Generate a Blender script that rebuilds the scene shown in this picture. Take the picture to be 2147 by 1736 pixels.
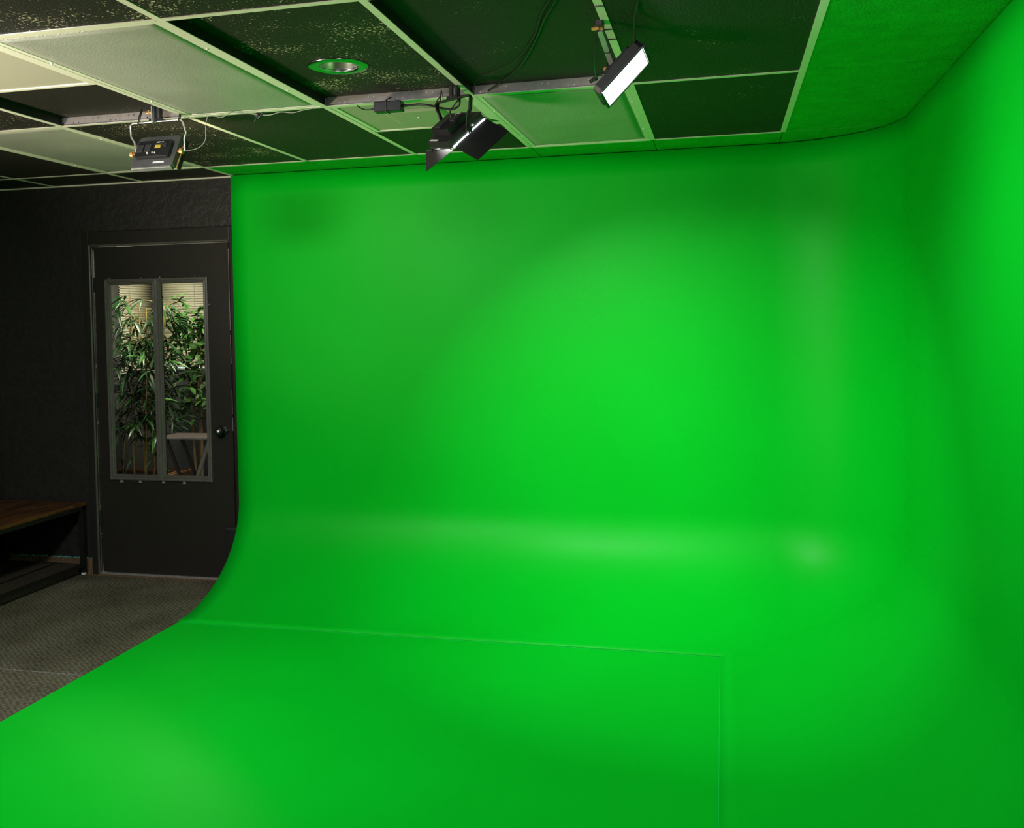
import bpy, bmesh, math, random
from mathutils import Vector, Matrix, Euler, Quaternion

for o in list(bpy.data.objects):
    bpy.data.objects.remove(o, do_unlink=True)
SC = bpy.context.scene
COL = SC.collection

# ------------------------------------------------------------------ camera
cam_d = bpy.data.cameras.new('camera')
cam = bpy.data.objects.new('camera', cam_d)
COL.objects.link(cam)
cam_d.sensor_fit = 'HORIZONTAL'
cam_d.sensor_width = 36.0
cam_d.lens = 2094.52 * 36.0 / 2147.0
cam_d.shift_x = 94.4 / 2147.0
cam_d.shift_y = -111.3 / 2147.0
cam_d.clip_start = 0.05
R_ = Vector((0.96846957, 0.24849881, -0.01774941))
U_ = Vector((0.00728102, 0.04298245, 0.9990493))
F_ = Vector((-0.24902548, 0.96767807, -0.03981787))
m = Matrix.Identity(4)
for i in range(3):
    m[i][0] = R_[i]; m[i][1] = U_[i]; m[i][2] = -F_[i]
m[0][3], m[1][3], m[2][3] = 2.7699, -5.0162, 1.5282
cam.matrix_world = m
SC.camera = cam

# ------------------------------------------------------------------ world, lights, exposure
SC.view_settings.view_transform = 'Standard'
SC.view_settings.look = 'None'
SC.view_settings.gamma = 1.0
SC.view_settings.use_curve_mapping = False
SC.view_settings.exposure = 0.0
wd = bpy.data.worlds.new('daylight'); SC.world = wd; wd.use_nodes = True
wd.node_tree.nodes['Background'].inputs[0].default_value = (0.80, 0.90, 1.0, 1)
wd.node_tree.nodes['Background'].inputs[1].default_value = 2.5      # daylight behind the blinds

LAMP1, LAMP2, LAMP3 = 4.5, 12.5, 5.5      # watts of the three LED heads in view (their lights are in their builders)

def area_light(name, loc, target, sx, sy, power, color, spread=180):
    d = bpy.data.lights.new(name, 'AREA'); d.shape = 'RECTANGLE'; d.size = sx; d.size_y = sy
    d.energy = power; d.color = color; d.spread = math.radians(spread)
    o = bpy.data.objects.new(name, d); COL.objects.link(o)
    o.location = loc
    o.rotation_euler = (Vector(target) - Vector(loc)).to_track_quat('-Z', 'Y').to_euler()
    return o
# unseen fill lights added out of frame, in place of the studio's off-camera lamps
area_light('ceiling_lamp', (0.6, -3.0, 2.34), (0.55, -1.0, 0.0), 0.3, 0.3, 37, (0.95, 0.98, 1.0), 130)
area_light('ceiling_lamp', (2.3, -3.4, 2.34), (2.5, -0.9, 0.3), 0.3, 0.3, 11, (0.95, 0.98, 1.0), 130)
area_light('floor_lamp', (-1.3, -3.3, 0.5), (0.1, -2.4, 2.4), 0.6, 0.6, 46, (1.0, 0.87, 0.70), 100)
# ceiling lamp of the room beyond the door
area_light('back_room_lamp', (-0.85, 1.15, 2.37), (-0.85, 1.15, 0.0), 0.6, 0.6, 80, (1.0, 0.93, 0.80))

# ------------------------------------------------------------------ materials
MATS = {}
def nodes_of(name):
    mt = bpy.data.materials.new(name); mt.use_nodes = True
    nt = mt.node_tree
    return mt, nt, nt.nodes, nt.links, nt.nodes['Principled BSDF']
def N(nt, typ, **kw):
    n = nt.nodes.new(typ)
    for k, v in kw.items():
        if k in n.inputs: n.inputs[k].default_value = v
        else: setattr(n, k, v)
    return n
def ramp(nt, fac, stops):
    r = nt.nodes.new('ShaderNodeValToRGB')
    el = r.color_ramp.elements
    el[0].position, el[0].color = stops[0][0], (*stops[0][1], 1)
    el[1].position, el[1].color = stops[1][0], (*stops[1][1], 1)
    for p, c in stops[2:]:
        e = el.new(p); e.color = (*c, 1)
    nt.links.new(fac, r.inputs[0])
    return r.outputs[0]
def pos(nt, scale=(1, 1, 1), rot=(0, 0, 0)):
    g = nt.nodes.new('ShaderNodeNewGeometry')
    mp = nt.nodes.new('ShaderNodeMapping')
    mp.inputs['Scale'].default_value = scale; mp.inputs['Rotation'].default_value = rot
    nt.links.new(g.outputs['Position'], mp.inputs['Vector'])
    return mp.outputs[0]
def bump(nt, b, h, strength, dist):
    bp = nt.nodes.new('ShaderNodeBump')
    bp.inputs['Strength'].default_value = strength; bp.inputs['Distance'].default_value = dist
    nt.links.new(h, bp.inputs['Height']); nt.links.new(bp.outputs[0], b.inputs['Normal'])
def plain(name, col, rough=0.5, metal=0.0, spec=0.5, noise=0.0, nscale=40.0):
    mt, nt, ns, L, b = nodes_of(name)
    b.inputs['Base Color'].default_value = (*col, 1); b.inputs['Roughness'].default_value = rough
    b.inputs['Metallic'].default_value = metal; b.inputs['Specular IOR Level'].default_value = spec
    nz = N(nt, 'ShaderNodeTexNoise', Scale=nscale, Detail=3.0)
    L.new(pos(nt), nz.inputs['Vector'])
    k = 0.12 if noise == 0 else noise
    c = ramp(nt, nz.outputs[0], [(0.3, tuple(x * (1 - k) for x in col)), (0.7, tuple(min(1, x * (1 + k)) for x in col))])
    L.new(c, b.inputs['Base Color'])
    MATS[name] = mt
    return mt
def emit(name, col, strength):
    mt, nt, ns, L, b = nodes_of(name)
    b.inputs['Base Color'].default_value = (0.8, 0.8, 0.8, 1)
    b.inputs['Emission Color'].default_value = (*col, 1); b.inputs['Emission Strength'].default_value = strength
    MATS[name] = mt
    return mt

def mat_green():
    mt, nt, ns, L, b = nodes_of('green_paint')
    p = pos(nt)
    nz = N(nt, 'ShaderNodeTexNoise', Scale=1.3, Detail=2.0); L.new(p, nz.inputs['Vector'])
    c = ramp(nt, nz.outputs[0], [(0.3, (0.0003, 0.49, 0.016)), (0.7, (0.0004, 0.53, 0.020))])
    L.new(c, b.inputs['Base Color'])
    b.inputs['Roughness'].default_value = 0.43; b.inputs['Specular IOR Level'].default_value = 0.12
    n2 = N(nt, 'ShaderNodeTexNoise', Scale=260.0, Detail=2.0); L.new(p, n2.inputs['Vector'])
    bump(nt, b, n2.outputs[0], 0.12, 0.002)
    MATS['green'] = mt
def mat_green_tile():
    mt, nt, ns, L, b = nodes_of('green_painted_tile')
    p = pos(nt)
    nz = N(nt, 'ShaderNodeTexNoise', Scale=14.0, Detail=5.0); L.new(p, nz.inputs['Vector'])
    c = ramp(nt, nz.outputs[0], [(0.3, (0.002, 0.36, 0.012)), (0.7, (0.003, 0.46, 0.018))])
    L.new(c, b.inputs['Base Color']); b.inputs['Roughness'].default_value = 0.6
    b.inputs['Specular IOR Level'].default_value = 0.3
    n2 = N(nt, 'ShaderNodeTexNoise', Scale=95.0, Detail=4.0); L.new(p, n2.inputs['Vector'])
    bump(nt, b, n2.outputs[0], 0.5, 0.006)
    MATS['green_tile'] = mt
def mat_black_tile(key, lo, hi):
    mt, nt, ns, L, b = nodes_of(key)
    p = pos(nt)
    nz = N(nt, 'ShaderNodeTexNoise', Scale=105.0, Detail=2.5, Roughness=0.6); L.new(p, nz.inputs['Vector'])
    ms = N(nt, 'ShaderNodeTexNoise', Scale=5.0, Detail=2.0); L.new(p, ms.inputs['Vector'])
    a = nt.nodes.new('ShaderNodeMath'); a.operation = 'MULTIPLY_ADD'
    L.new(ms.outputs[0], a.inputs[0]); a.inputs[1].default_value = 0.45; L.new(nz.outputs[0], a.inputs[2])
    c = ramp(nt, a.outputs[0], [(lo, (0.022, 0.020, 0.016)), (hi, (0.62, 0.52, 0.36))])
    L.new(c, b.inputs['Base Color']); b.inputs['Roughness'].default_value = 0.55; b.inputs['Specular IOR Level'].default_value = 0.25
    n2 = N(nt, 'ShaderNodeTexNoise', Scale=130.0, Detail=4.0); L.new(p, n2.inputs['Vector'])
    bump(nt, b, n2.outputs[0], 0.6, 0.008)
    MATS[key] = mt
def mat_black_wall():
    mt, nt, ns, L, b = nodes_of('black_textured_plaster')
    p = pos(nt)
    n1 = N(nt, 'ShaderNodeTexNoise', Scale=26.0, Detail=5.0, Roughness=0.6); L.new(p, n1.inputs['Vector'])
    h = ramp(nt, n1.outputs[0], [(0.42, (0, 0, 0)), (0.62, (1, 1, 1))])
    c = ramp(nt, n1.outputs[0], [(0.3, (0.017, 0.016, 0.0135)), (0.75, (0.026, 0.0245, 0.021))])
    L.new(c, b.inputs['Base Color']); b.inputs['Roughness'].default_value = 0.45
    bump(nt, b, h, 0.25, 0.007)
    MATS['black_wall'] = mt
def mat_weave(key, c0, c1, sc, ang=0.0, rough=0.9):
    mt, nt, ns, L, b = nodes_of(key)
    p = pos(nt, (sc, sc, sc), (0, 0, ang))
    w1 = N(nt, 'ShaderNodeTexWave', Scale=1.0, Distortion=1.5, Detail=1.0); w1.inputs['Detail Scale'].default_value = 2.0
    w1.bands_direction = 'X'; L.new(p, w1.inputs['Vector'])
    w2 = N(nt, 'ShaderNodeTexWave', Scale=1.0, Distortion=1.5, Detail=1.0); w2.bands_direction = 'DIAGONAL'; L.new(p, w2.inputs['Vector'])
    a = nt.nodes.new('ShaderNodeMath'); a.operation = 'MULTIPLY'; L.new(w1.outputs[1], a.inputs[0]); L.new(w2.outputs[1], a.inputs[1])
    big = N(nt, 'ShaderNodeTexNoise', Scale=2.2, Detail=3.0); L.new(pos(nt), big.inputs['Vector'])
    c = ramp(nt, a.outputs[0], [(0.05, c0), (0.7, c1)])
    mx = nt.nodes.new('ShaderNodeMixRGB'); mx.blend_type = 'MULTIPLY'; mx.inputs[0].default_value = 0.6
    L.new(c, mx.inputs[1]); L.new(ramp(nt, big.outputs[0], [(0.35, (0.5, 0.5, 0.5)), (0.65, (1, 1, 1))]), mx.inputs[2])
    L.new(mx.outputs[0], b.inputs['Base Color'])
    b.inputs['Roughness'].default_value = rough; b.inputs['Specular IOR Level'].default_value = 0.15
    bump(nt, b, a.outputs[0], 0.8, 0.01)
    MATS[key] = mt
def mat_wood(key, c0, c1, rough=0.35, axis=(1, 9, 9)):
    mt, nt, ns, L, b = nodes_of(key)
    p = pos(nt, axis)
    n1 = N(nt, 'ShaderNodeTexNoise', Scale=3.0, Detail=6.0, Distortion=1.2); L.new(p, n1.inputs['Vector'])
    L.new(ramp(nt, n1.outputs[0], [(0.35, c0), (0.65, c1)]), b.inputs['Base Color'])
    b.inputs['Roughness'].default_value = rough
    MATS[key] = mt
def mat_glass():
    mt, nt, ns, L, b = nodes_of('window_glass')
    ns.remove(b)
    out = ns['Material Output']
    tr = N(nt, 'ShaderNodeBsdfTransparent'); tr.inputs[0].default_value = (0.90, 0.93, 0.90, 1)
    gl = N(nt, 'ShaderNodeBsdfGlossy', Roughness=0.02); fr = N(nt, 'ShaderNodeFresnel', IOR=1.45)
    mx = nt.nodes.new('ShaderNodeMixShader')
    L.new(fr.outputs[0], mx.inputs[0]); L.new(tr.outputs[0], mx.inputs[1]); L.new(gl.outputs[0], mx.inputs[2])
    L.new(mx.outputs[0], out.inputs[0])
    MATS['glass'] = mt
def mat_diffuser():
    mt, nt, ns, L, b = nodes_of('acrylic_diffuser')
    p = pos(nt, (1, 1, 1))
    ck = N(nt, 'ShaderNodeTexVoronoi', Scale=160.0); L.new(p, ck.inputs['Vector'])
    big = N(nt, 'ShaderNodeTexNoise', Scale=2.5, Detail=2.0); L.new(p, big.inputs['Vector'])
    L.new(ramp(nt, big.outputs[0], [(0.3, (0.33, 0.33, 0.28)), (0.7, (0.42, 0.42, 0.36))]), b.inputs['Base Color'])
    b.inputs['Roughness'].default_value = 0.32; b.inputs['Specular IOR Level'].default_value = 0.5
    bump(nt, b, ck.outputs[0], 0.25, 0.003)
    MATS['diffuser'] = mt
def mat_perforated():
    mt, nt, ns, L, b = nodes_of('perforated_cream_metal')
    p = pos(nt, (1, 1, 1))
    ck = N(nt, 'ShaderNodeTexVoronoi', Scale=120.0, Randomness=0.0); L.new(p, ck.inputs['Vector'])
    L.new(ramp(nt, ck.outputs[0], [(0.20, (0.20, 0.18, 0.14)), (0.34, (0.44, 0.40, 0.32))]), b.inputs['Base Color'])
    b.inputs['Roughness'].default_value = 0.5
    MATS['perforated'] = mt
def mat_blind():
    mt, nt, ns, L, b = nodes_of('blind_slat_cream')
    b.inputs['Base Color'].default_value = (0.80, 0.74, 0.55, 1); b.inputs['Roughness'].default_value = 0.4
    nz = N(nt, 'ShaderNodeTexNoise', Scale=6.0); L.new(pos(nt), nz.inputs['Vector'])
    L.new(ramp(nt, nz.outputs[0], [(0.3, (0.74, 0.68, 0.50)), (0.7, (0.84, 0.78, 0.60))]), b.inputs['Base Color'])
    tl = N(nt, 'ShaderNodeBsdfTranslucent'); tl.inputs[0].default_value = (0.80, 0.72, 0.50, 1)
    mx = nt.nodes.new('ShaderNodeMixShader'); mx.inputs[0].default_value = 0.3
    L.new(b.outputs[0], mx.inputs[1]); L.new(tl.outputs[0], mx.inputs[2]); L.new(mx.outputs[0], ns['Material Output'].inputs[0])
    MATS['blind'] = mt
def mat_leaf(key, c0, c1, edge=None):
    mt, nt, ns, L, b = nodes_of(key)
    oi = nt.nodes.new('ShaderNodeObjectInfo')
    L.new(ramp(nt, oi.outputs['Random'], [(0.0, c0), (1.0, c1)]), b.inputs['Base Color'])
    b.inputs['Roughness'].default_value = 0.4
    MATS[key] = mt

def mat_carpet():
    mt, nt, ns, L, b = nodes_of('carpet')
    p = pos(nt, (48, 48, 1), (0, 0, 0.70))
    v = N(nt, 'ShaderNodeTexVoronoi', Scale=1.0, Randomness=0.4); v.voronoi_dimensions = '2D'; L.new(p, v.inputs['Vector'])
    big = N(nt, 'ShaderNodeTexNoise', Scale=2.6, Detail=4.0); L.new(pos(nt), big.inputs['Vector'])
    fine = N(nt, 'ShaderNodeTexNoise', Scale=420.0, Detail=2.0); L.new(pos(nt), fine.inputs['Vector'])
    c = ramp(nt, v.outputs[0], [(0.10, (0.225, 0.205, 0.150)), (0.55, (0.105, 0.090, 0.062))])
    mx = nt.nodes.new('ShaderNodeMixRGB'); mx.blend_type = 'MULTIPLY'; mx.inputs[0].default_value = 0.75
    L.new(c, mx.inputs[1]); L.new(ramp(nt, big.outputs[0], [(0.32, (0.42, 0.40, 0.36)), (0.66, (1, 1, 1))]), mx.inputs[2])
    m2 = nt.nodes.new('ShaderNodeMixRGB'); m2.blend_type = 'MULTIPLY'; m2.inputs[0].default_value = 0.6
    L.new(mx.outputs[0], m2.inputs[1]); L.new(ramp(nt, fine.outputs[0], [(0.3, (0.5, 0.5, 0.5)), (0.7, (1, 1, 1))]), m2.inputs[2])
    L.new(m2.outputs[0], b.inputs['Base Color']); b.inputs['Roughness'].default_value = 0.95; b.inputs['Specular IOR Level'].default_value = 0.1
    bump(nt, b, v.outputs[0], 0.5, 0.004)
    MATS['carpet'] = mt
mat_green(); mat_green_tile(); mat_black_wall(); mat_glass(); mat_diffuser(); mat_perforated(); mat_blind()
mat_black_tile('black_tile', 0.96, 1.0)
mat_black_tile('black_tile_flecked', 0.86, 0.93)
mat_weave('brown_weave', (0.15, 0.085, 0.045), (0.62, 0.42, 0.26), 55.0, 0.3)
mat_carpet()
mat_wood('dark_wood', (0.035, 0.012, 0.004), (0.16, 0.062, 0.018), 0.28, (9, 1.2, 9))
mat_wood('brown_wood', (0.12, 0.05, 0.02), (0.28, 0.13, 0.055), 0.4)
mat_wood('mahogany', (0.018, 0.009, 0.006), (0.032, 0.016, 0.011), 0.65)
mat_wood('bamboo_cane', (0.20, 0.13, 0.035), (0.36, 0.25, 0.07), 0.4, (4, 4, 30))
mat_wood('bark', (0.10, 0.06, 0.025), (0.20, 0.13, 0.06), 0.7, (8, 8, 3))
plain('door_black', (0.021, 0.0185, 0.0145), 0.45, 0, .35)
plain('trim_black', (0.020, 0.018, 0.0145), 0.45, 0, .35)
plain('moulding_black', (0.105, 0.094, 0.085), 0.30)
plain('jamb_bead', (0.085, 0.080, 0.068), 0.35)
plain('mesh_brown', (0.045, 0.034, 0.024), 0.5)
plain('bench_metal', (0.012, 0.011, 0.010), 0.45, 0.0, 0.3)
plain('slate', (0.10, 0.10, 0.098), 0.42, 0.2)
plain('cream_bar', (0.84, 0.79, 0.66), 0.30, 0.0, 0.6, 0.04)
plain('green_bar', (0.006, 0.40, 0.02), 0.5)
plain('grey_web', (0.34, 0.31, 0.29), 0.45, 0.2)
plain('seam_green', (0.012, 0.62, 0.10), 0.35)
plain('black_plastic', (0.018, 0.018, 0.018), 0.35)
plain('dark_metal', (0.035, 0.034, 0.033), 0.42, 0.3)
plain('charcoal', (0.055, 0.054, 0.052), 0.45, 0.2)
plain('chrome', (0.55, 0.54, 0.53), 0.18, 1.0)
plain('satin_silver', (0.72, 0.71, 0.69), 0.28, 0.8)
plain('aluminium', (0.55, 0.53, 0.50), 0.35, 0.7)
plain('brass', (0.72, 0.38, 0.12), 0.35, 0.5)
plain('white_label', (0.75, 0.74, 0.72), 0.5)
plain('yellow_label', (0.60, 0.45, 0.05), 0.5)
plain('clear_plastic', (0.25, 0.25, 0.24), 0.12)
plain('room_grey', (0.085, 0.080, 0.076), 0.6)
plain('room_dark', (0.035, 0.034, 0.034), 0.6)
plain('white_frame', (0.75, 0.73, 0.66), 0.4)
plain('teal_speck', (0.10, 0.42, 0.42), 0.5)
plain('pot', (0.03, 0.025, 0.02), 0.5)
plain('soil', (0.05, 0.03, 0.018), 0.9)
plain('cord_clear', (0.35, 0.34, 0.30), 0.25)
mat_leaf('bamboo_leaf', (0.005, 0.028, 0.006), (0.040, 0.13, 0.016))
mat_leaf('ficus_leaf', (0.014, 0.058, 0.009), (0.070, 0.18, 0.030))
emit('led_1', (1.0, 0.86, 0.66), 8.0)
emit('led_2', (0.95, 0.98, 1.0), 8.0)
emit('led_3', (0.97, 0.98, 1.0), 8.0)

# ------------------------------------------------------------------ mesh helpers
class MB:
    def __init__(s): s.v = []; s.f = []; s.sm = []
    def add(s, vs, fs, smooth=False):
        o = len(s.v); s.v += [Vector(x) for x in vs]
        for f in fs: s.f.append([i + o for i in f]); s.sm.append(smooth)
        return s
    def box(s, a, b):
        x0, y0, z0 = (min(a[i], b[i]) for i in range(3)); x1, y1, z1 = (max(a[i], b[i]) for i in range(3))
        return s.add([(x0,y0,z0),(x1,y0,z0),(x1,y1,z0),(x0,y1,z0),(x0,y0,z1),(x1,y0,z1),(x1,y1,z1),(x0,y1,z1)],
                     [(0,3,2,1),(4,5,6,7),(0,1,5,4),(1,2,6,5),(2,3,7,6),(3,0,4,7)])
    def obox(s, c, ax, ay, az, hx, hy, hz, ch=0.0):
        """oriented box, half sizes; ch chamfers the edges parallel to az"""
        c, ax, ay, az = Vector(c), Vector(ax), Vector(ay), Vector(az)
        if ch <= 0: ring = [(-hx,-hy),(hx,-hy),(hx,hy),(-hx,hy)]
        else: ring = [(-hx+ch,-hy),(hx-ch,-hy),(hx,-hy+ch),(hx,hy-ch),(hx-ch,hy),(-hx+ch,hy),(-hx,hy-ch),(-hx,-hy+ch)]
        n = len(ring)
        vs = [c + ax*x + ay*y - az*hz for x, y in ring] + [c + ax*x + ay*y + az*hz for x, y in ring]
        fs = [tuple(range(n-1,-1,-1)), tuple(range(n, 2*n))] + [(i,(i+1)%n,(i+1)%n+n,i+n) for i in range(n)]
        return s.add(vs, fs)
    def cyl(s, a, b, r, n=12, r2=None, smooth=True):
        a, b = Vector(a), Vector(b); r2 = r if r2 is None else r2
        d = (b - a).normalized(); t = d.orthogonal().normalized(); w = d.cross(t)
        vs = []
        for P, rr in ((a, r), (b, r2)):
            for i in range(n):
                q = 2*math.pi*i/n; vs.append(P + (t*math.cos(q) + w*math.sin(q))*rr)
        s.add(vs, [(i,(i+1)%n,(i+1)%n+n,i+n) for i in range(n)], smooth)
        s.add(vs[:n], [tuple(range(n-1,-1,-1))]); s.add(vs[n:], [tuple(range(n))])
        return s
    def tube(s, pts, r, n=8, r_end=None):
        pts = [Vector(p) for p in pts]; k = len(pts)
        rings = []; prev = None
        for i, P in enumerate(pts):
            d = (pts[min(i+1,k-1)] - pts[max(i-1,0)]).normalized()
            t = d.orthogonal().normalized() if prev is None else (prev - d*prev.dot(d)).normalized()
            prev = t; w = d.cross(t)
            rr = r if r_end is None else r + (r_end - r)*i/(k-1)
            rings.append([P + (t*math.cos(2*math.pi*j/n) + w*math.sin(2*math.pi*j/n))*rr for j in range(n)])
        vs = [v for rg in rings for v in rg]
        fs = [(i*n+j, i*n+(j+1)%n, (i+1)*n+(j+1)%n, (i+1)*n+j) for i in range(k-1) for j in range(n)]
        s.add(vs, fs, True); s.add(rings[0], [tuple(range(n-1,-1,-1))]); s.add(rings[-1], [tuple(range(n))])
        return s
    def lathe(s, c, axis, prof, n=24):
        """profile of (radius, distance along axis)"""
        c, d = Vector(c), Vector(axis).normalized(); t = d.orthogonal().normalized(); w = d.cross(t)
        vs = [c + d*h + (t*math.cos(2*math.pi*j/n) + w*math.sin(2*math.pi*j/n))*r for r, h in prof for j in range(n)]
        k = len(prof)
        fs = [(i*n+j, i*n+(j+1)%n, (i+1)*n+(j+1)%n, (i+1)*n+j) for i in range(k-1) for j in range(n)]
        return s.add(vs, fs, True)
    def plate(s, pts, th):
        """a flat polygon given thickness"""
        pts = [Vector(p) for p in pts]; nrm = (pts[1]-pts[0]).cross(pts[2]-pts[0]).normalized()*th*0.5
        n = len(pts); vs = [p + nrm for p in pts] + [p - nrm for p in pts]
        return s.add(vs, [tuple(range(n)), tuple(range(2*n-1, n-1, -1))] + [(i, i+n, (i+1)%n+n, (i+1)%n) for i in range(n)])
    def build(s, name, mat, parent=None, bevel=0.0, seg=2):
        org = Vector((0, 0, 0)) if parent is None else world_loc(parent)
        me = bpy.data.meshes.new(name)
        me.from_pydata([tuple(v - org) for v in s.v], [], s.f)
        bm = bmesh.new(); bm.from_mesh(me)
        bmesh.ops.recalc_face_normals(bm, faces=bm.faces)
        bm.to_mesh(me); bm.free()
        me.polygons.foreach_set('use_smooth', s.sm)
        me.materials.append(MATS[mat]); me.update()
        o = bpy.data.objects.new(name, me); COL.objects.link(o)
        if parent is not None: o.parent = parent
        if bevel > 0:
            bv = o.modifiers.new('bevel', 'BEVEL'); bv.width = bevel; bv.segments = seg; bv.limit_method = 'ANGLE'
        return o
def world_loc(o):
    v = Vector(o.location)
    while o.parent is not None:
        o = o.parent; v += Vector(o.location)
    return v
def thing(name, loc, label, cat, group=None):
    o = bpy.data.objects.new(name, None); COL.objects.link(o); o.location = loc
    o.empty_display_size = 0.05
    return tag(o, label, cat, group)
def tag(o, label, cat, group=None):
    o['label'] = label; o['category'] = cat
    if group: o['group'] = group
    return o
def struct(o, label=None):
    o['kind'] = 'structure'
    if label: o['label'] = label
    return o
def recenter(o):
    """put a single mesh's origin at its own base"""
    me = o.data
    xs = [v.co for v in me.vertices]
    c = Vector((sum(v.x for v in xs)/len(xs), sum(v.y for v in xs)/len(xs), min(v.z for v in xs)))
    for v in me.vertices: v.co -= c
    o.location = o.location + c
    return o
def share(src, name, parent, loc, mat=None):
    o = src.copy(); o.name = name; COL.objects.link(o); o.parent = parent; o.location = loc
    return o

# ------------------------------------------------------------------ the room shell
YW = 0.368            # face of the black wall
XL = -1.67            # face of the left wall
XR = 3.66
ZC = 2.40
YB = -7.6
b = MB().box((XL-.1, YB-.1, -.12), (XR+.1, YW+.02, 0.0)); floor = struct(b.build('floor', 'brown_weave'), 'brown woven carpet floor along the black wall')
b = MB()
DX0, DX1, DZ1 = -0.992, -0.050, 2.032
b.box((XL-.1, YW, 0), (DX0, YW+.10, 2.62)); b.box((DX1, YW, 0), (XR+.1, YW+.10, 2.62)); b.box((DX0, YW, DZ1), (DX1, YW+.10, 2.62))
wall_back = struct(b.build('wall_back', 'black_wall'), 'black wall with rough knockdown plaster around the door')
struct(MB().box((XL-.1, YB, 0), (XL, YW, 2.62)).build('wall_left', 'black_wall'), 'black plaster side wall beside the bench')
struct(MB().box((XR, YB, 0), (XR+.1, YW, 2.62)).build('wall_right', 'black_wall'))
struct(MB().box((XL-.1, YB-.1, 0), (XR+.1, YB, 2.62)).build('wall_front', 'black_wall'))
bb = MB().box((XL, YW-.012, 0), (-1.036, YW, 0.098)); bs = struct(bb.build('baseboard_back', 'brown_weave'), 'carpet covered baseboard left of the door')
rng = random.Random(4)
sp = MB()
for i in range(34):
    x = rng.uniform(-1.66, -1.045); w = rng.uniform(.003, .016)
    sp.box((x, YW-.0145, .097), (x+w, YW-.002, .097+rng.uniform(.003, .007)))
sp.build('paint_speck', 'teal_speck', bs)

# ------------------------------------------------------------------ ceiling: tiles, bars
G = 0.61; ROW = 1.22
ceiling = struct(MB().box((XL-.1, YB-.1, 2.56), (XR+.1, YW+.1, 2.64)).build('ceiling', 'room_dark'), 'suspended ceiling of black and green tiles in a cream grid')
FL = 0.0015
def tile(i, y0, y1, mat, raised=0.0, x1=None, x0=None):
    a = i*G + .0018 if x0 is None else x0; c = (i+1)*G - .0018 if x1 is None else x1
    z = ZC + FL + raised
    return MB().box((a, y0+.002, z), (c, y1-.002, z+.015)).build('ceiling_tile', mat, ceiling)
YA = YW
LAST = 3.64
rows = [(-2*ROW, -ROW), (-ROW, 0.0)]
RAISE = 0.035
# strip along the back wall
for i in range(-3, 6):
    x0 = XL if i == -3 else None; x1 = LAST if i == 5 else None
    tile(i, 0.0, YA, 'black_tile' if i < 0 else 'green_tile', 0, x1, x0)
# row between the second and third cross bars
tile(-3, -ROW, 0, 'black_tile', 0, None, XL); tile(-2, -ROW, 0, 'black_tile')
tile(0, -ROW, 0, 'black_tile_flecked'); tile(1, -ROW, 0, 'black_tile')
tile(2, -0.63, 0, 'black_tile'); tile(4, -ROW, 0, 'black_tile'); tile(5, -ROW, 0, 'green_tile', 0, LAST)
# row nearer the camera
tile(-3, -2*ROW, -ROW, 'black_tile', 0, None, XL); tile(-2, -2*ROW, -ROW, 'black_tile'); tile(-1, -2*ROW, -ROW, 'black_tile_flecked')
tile(0, -1.826, -ROW, 'black_tile', RAISE)
tile(3, -2*ROW, -ROW, 'black_tile', RAISE); tile(4, -2*ROW, -ROW, 'black_tile'); tile(5, -2*ROW, -ROW, 'green_tile', 0, LAST)
# tile with the hole of the recessed lamp
DLC = Vector((1.457, -1.668, 0)); DLR = 0.074
def holed_tile():
    x0, x1, y0, y1 = 2*G+.002, 3*G-.002, -2*ROW+.002, -ROW-.002
    z = ZC + FL + RAISE; n = 64; inner = []; outer = []
    for k in range(n):
        a = 2*math.pi*k/n; d = Vector((math.cos(a), math.sin(a), 0))
        inner.append(Vector((DLC.x + d.x*DLR, DLC.y + d.y*DLR, 0)))
        t = min(((x1 if d.x > 0 else x0) - DLC.x)/d.x if abs(d.x) > 1e-6 else 9, ((y1 if d.y > 0 else y0) - DLC.y)/d.y if abs(d.y) > 1e-6 else 9)
        outer.append(Vector((DLC.x + d.x*t, DLC.y + d.y*t, 0)))
    # make sure the corners are hit
    for cx, cy in ((x0,y0),(x1,y0),(x1,y1),(x0,y1)):
        k = min(range(n), key=lambda q: (outer[q]-Vector((cx,cy,0))).length); outer[k] = Vector((cx, cy, 0))
    vs = [v + Vector((0,0,z)) for v in inner+outer] + [v + Vector((0,0,z+.015)) for v in inner+outer]
    m2 = 2*n; fs = []
    for k in range(n):
        j = (k+1) % n
        fs += [(k, j, n+j, n+k), (m2+k, m2+n+k, m2+n+j, m2+j), (k, m2+k, m2+j, j), (n+k, n+j, m2+n+j, m2+n+k)]
    return MB().add(vs, fs).build('ceiling_tile', 'black_tile_flecked', ceiling)
holed_tile()
# rows above and behind the camera
yy = -2*ROW
k = 0
while yy > YB + .1:
    y0 = max(yy-ROW, YB)
    for i in range(-3, 6):
        x0 = XL if i == -3 else None; x1 = LAST if i == 5 else None
        tile(i, y0, yy, 'green_tile' if i == 5 and yy > -4.5 else ('black_tile_flecked' if k == 0 and i < 4 else 'black_tile'), 0, x1, x0)
    yy -= ROW; k += 1
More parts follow.
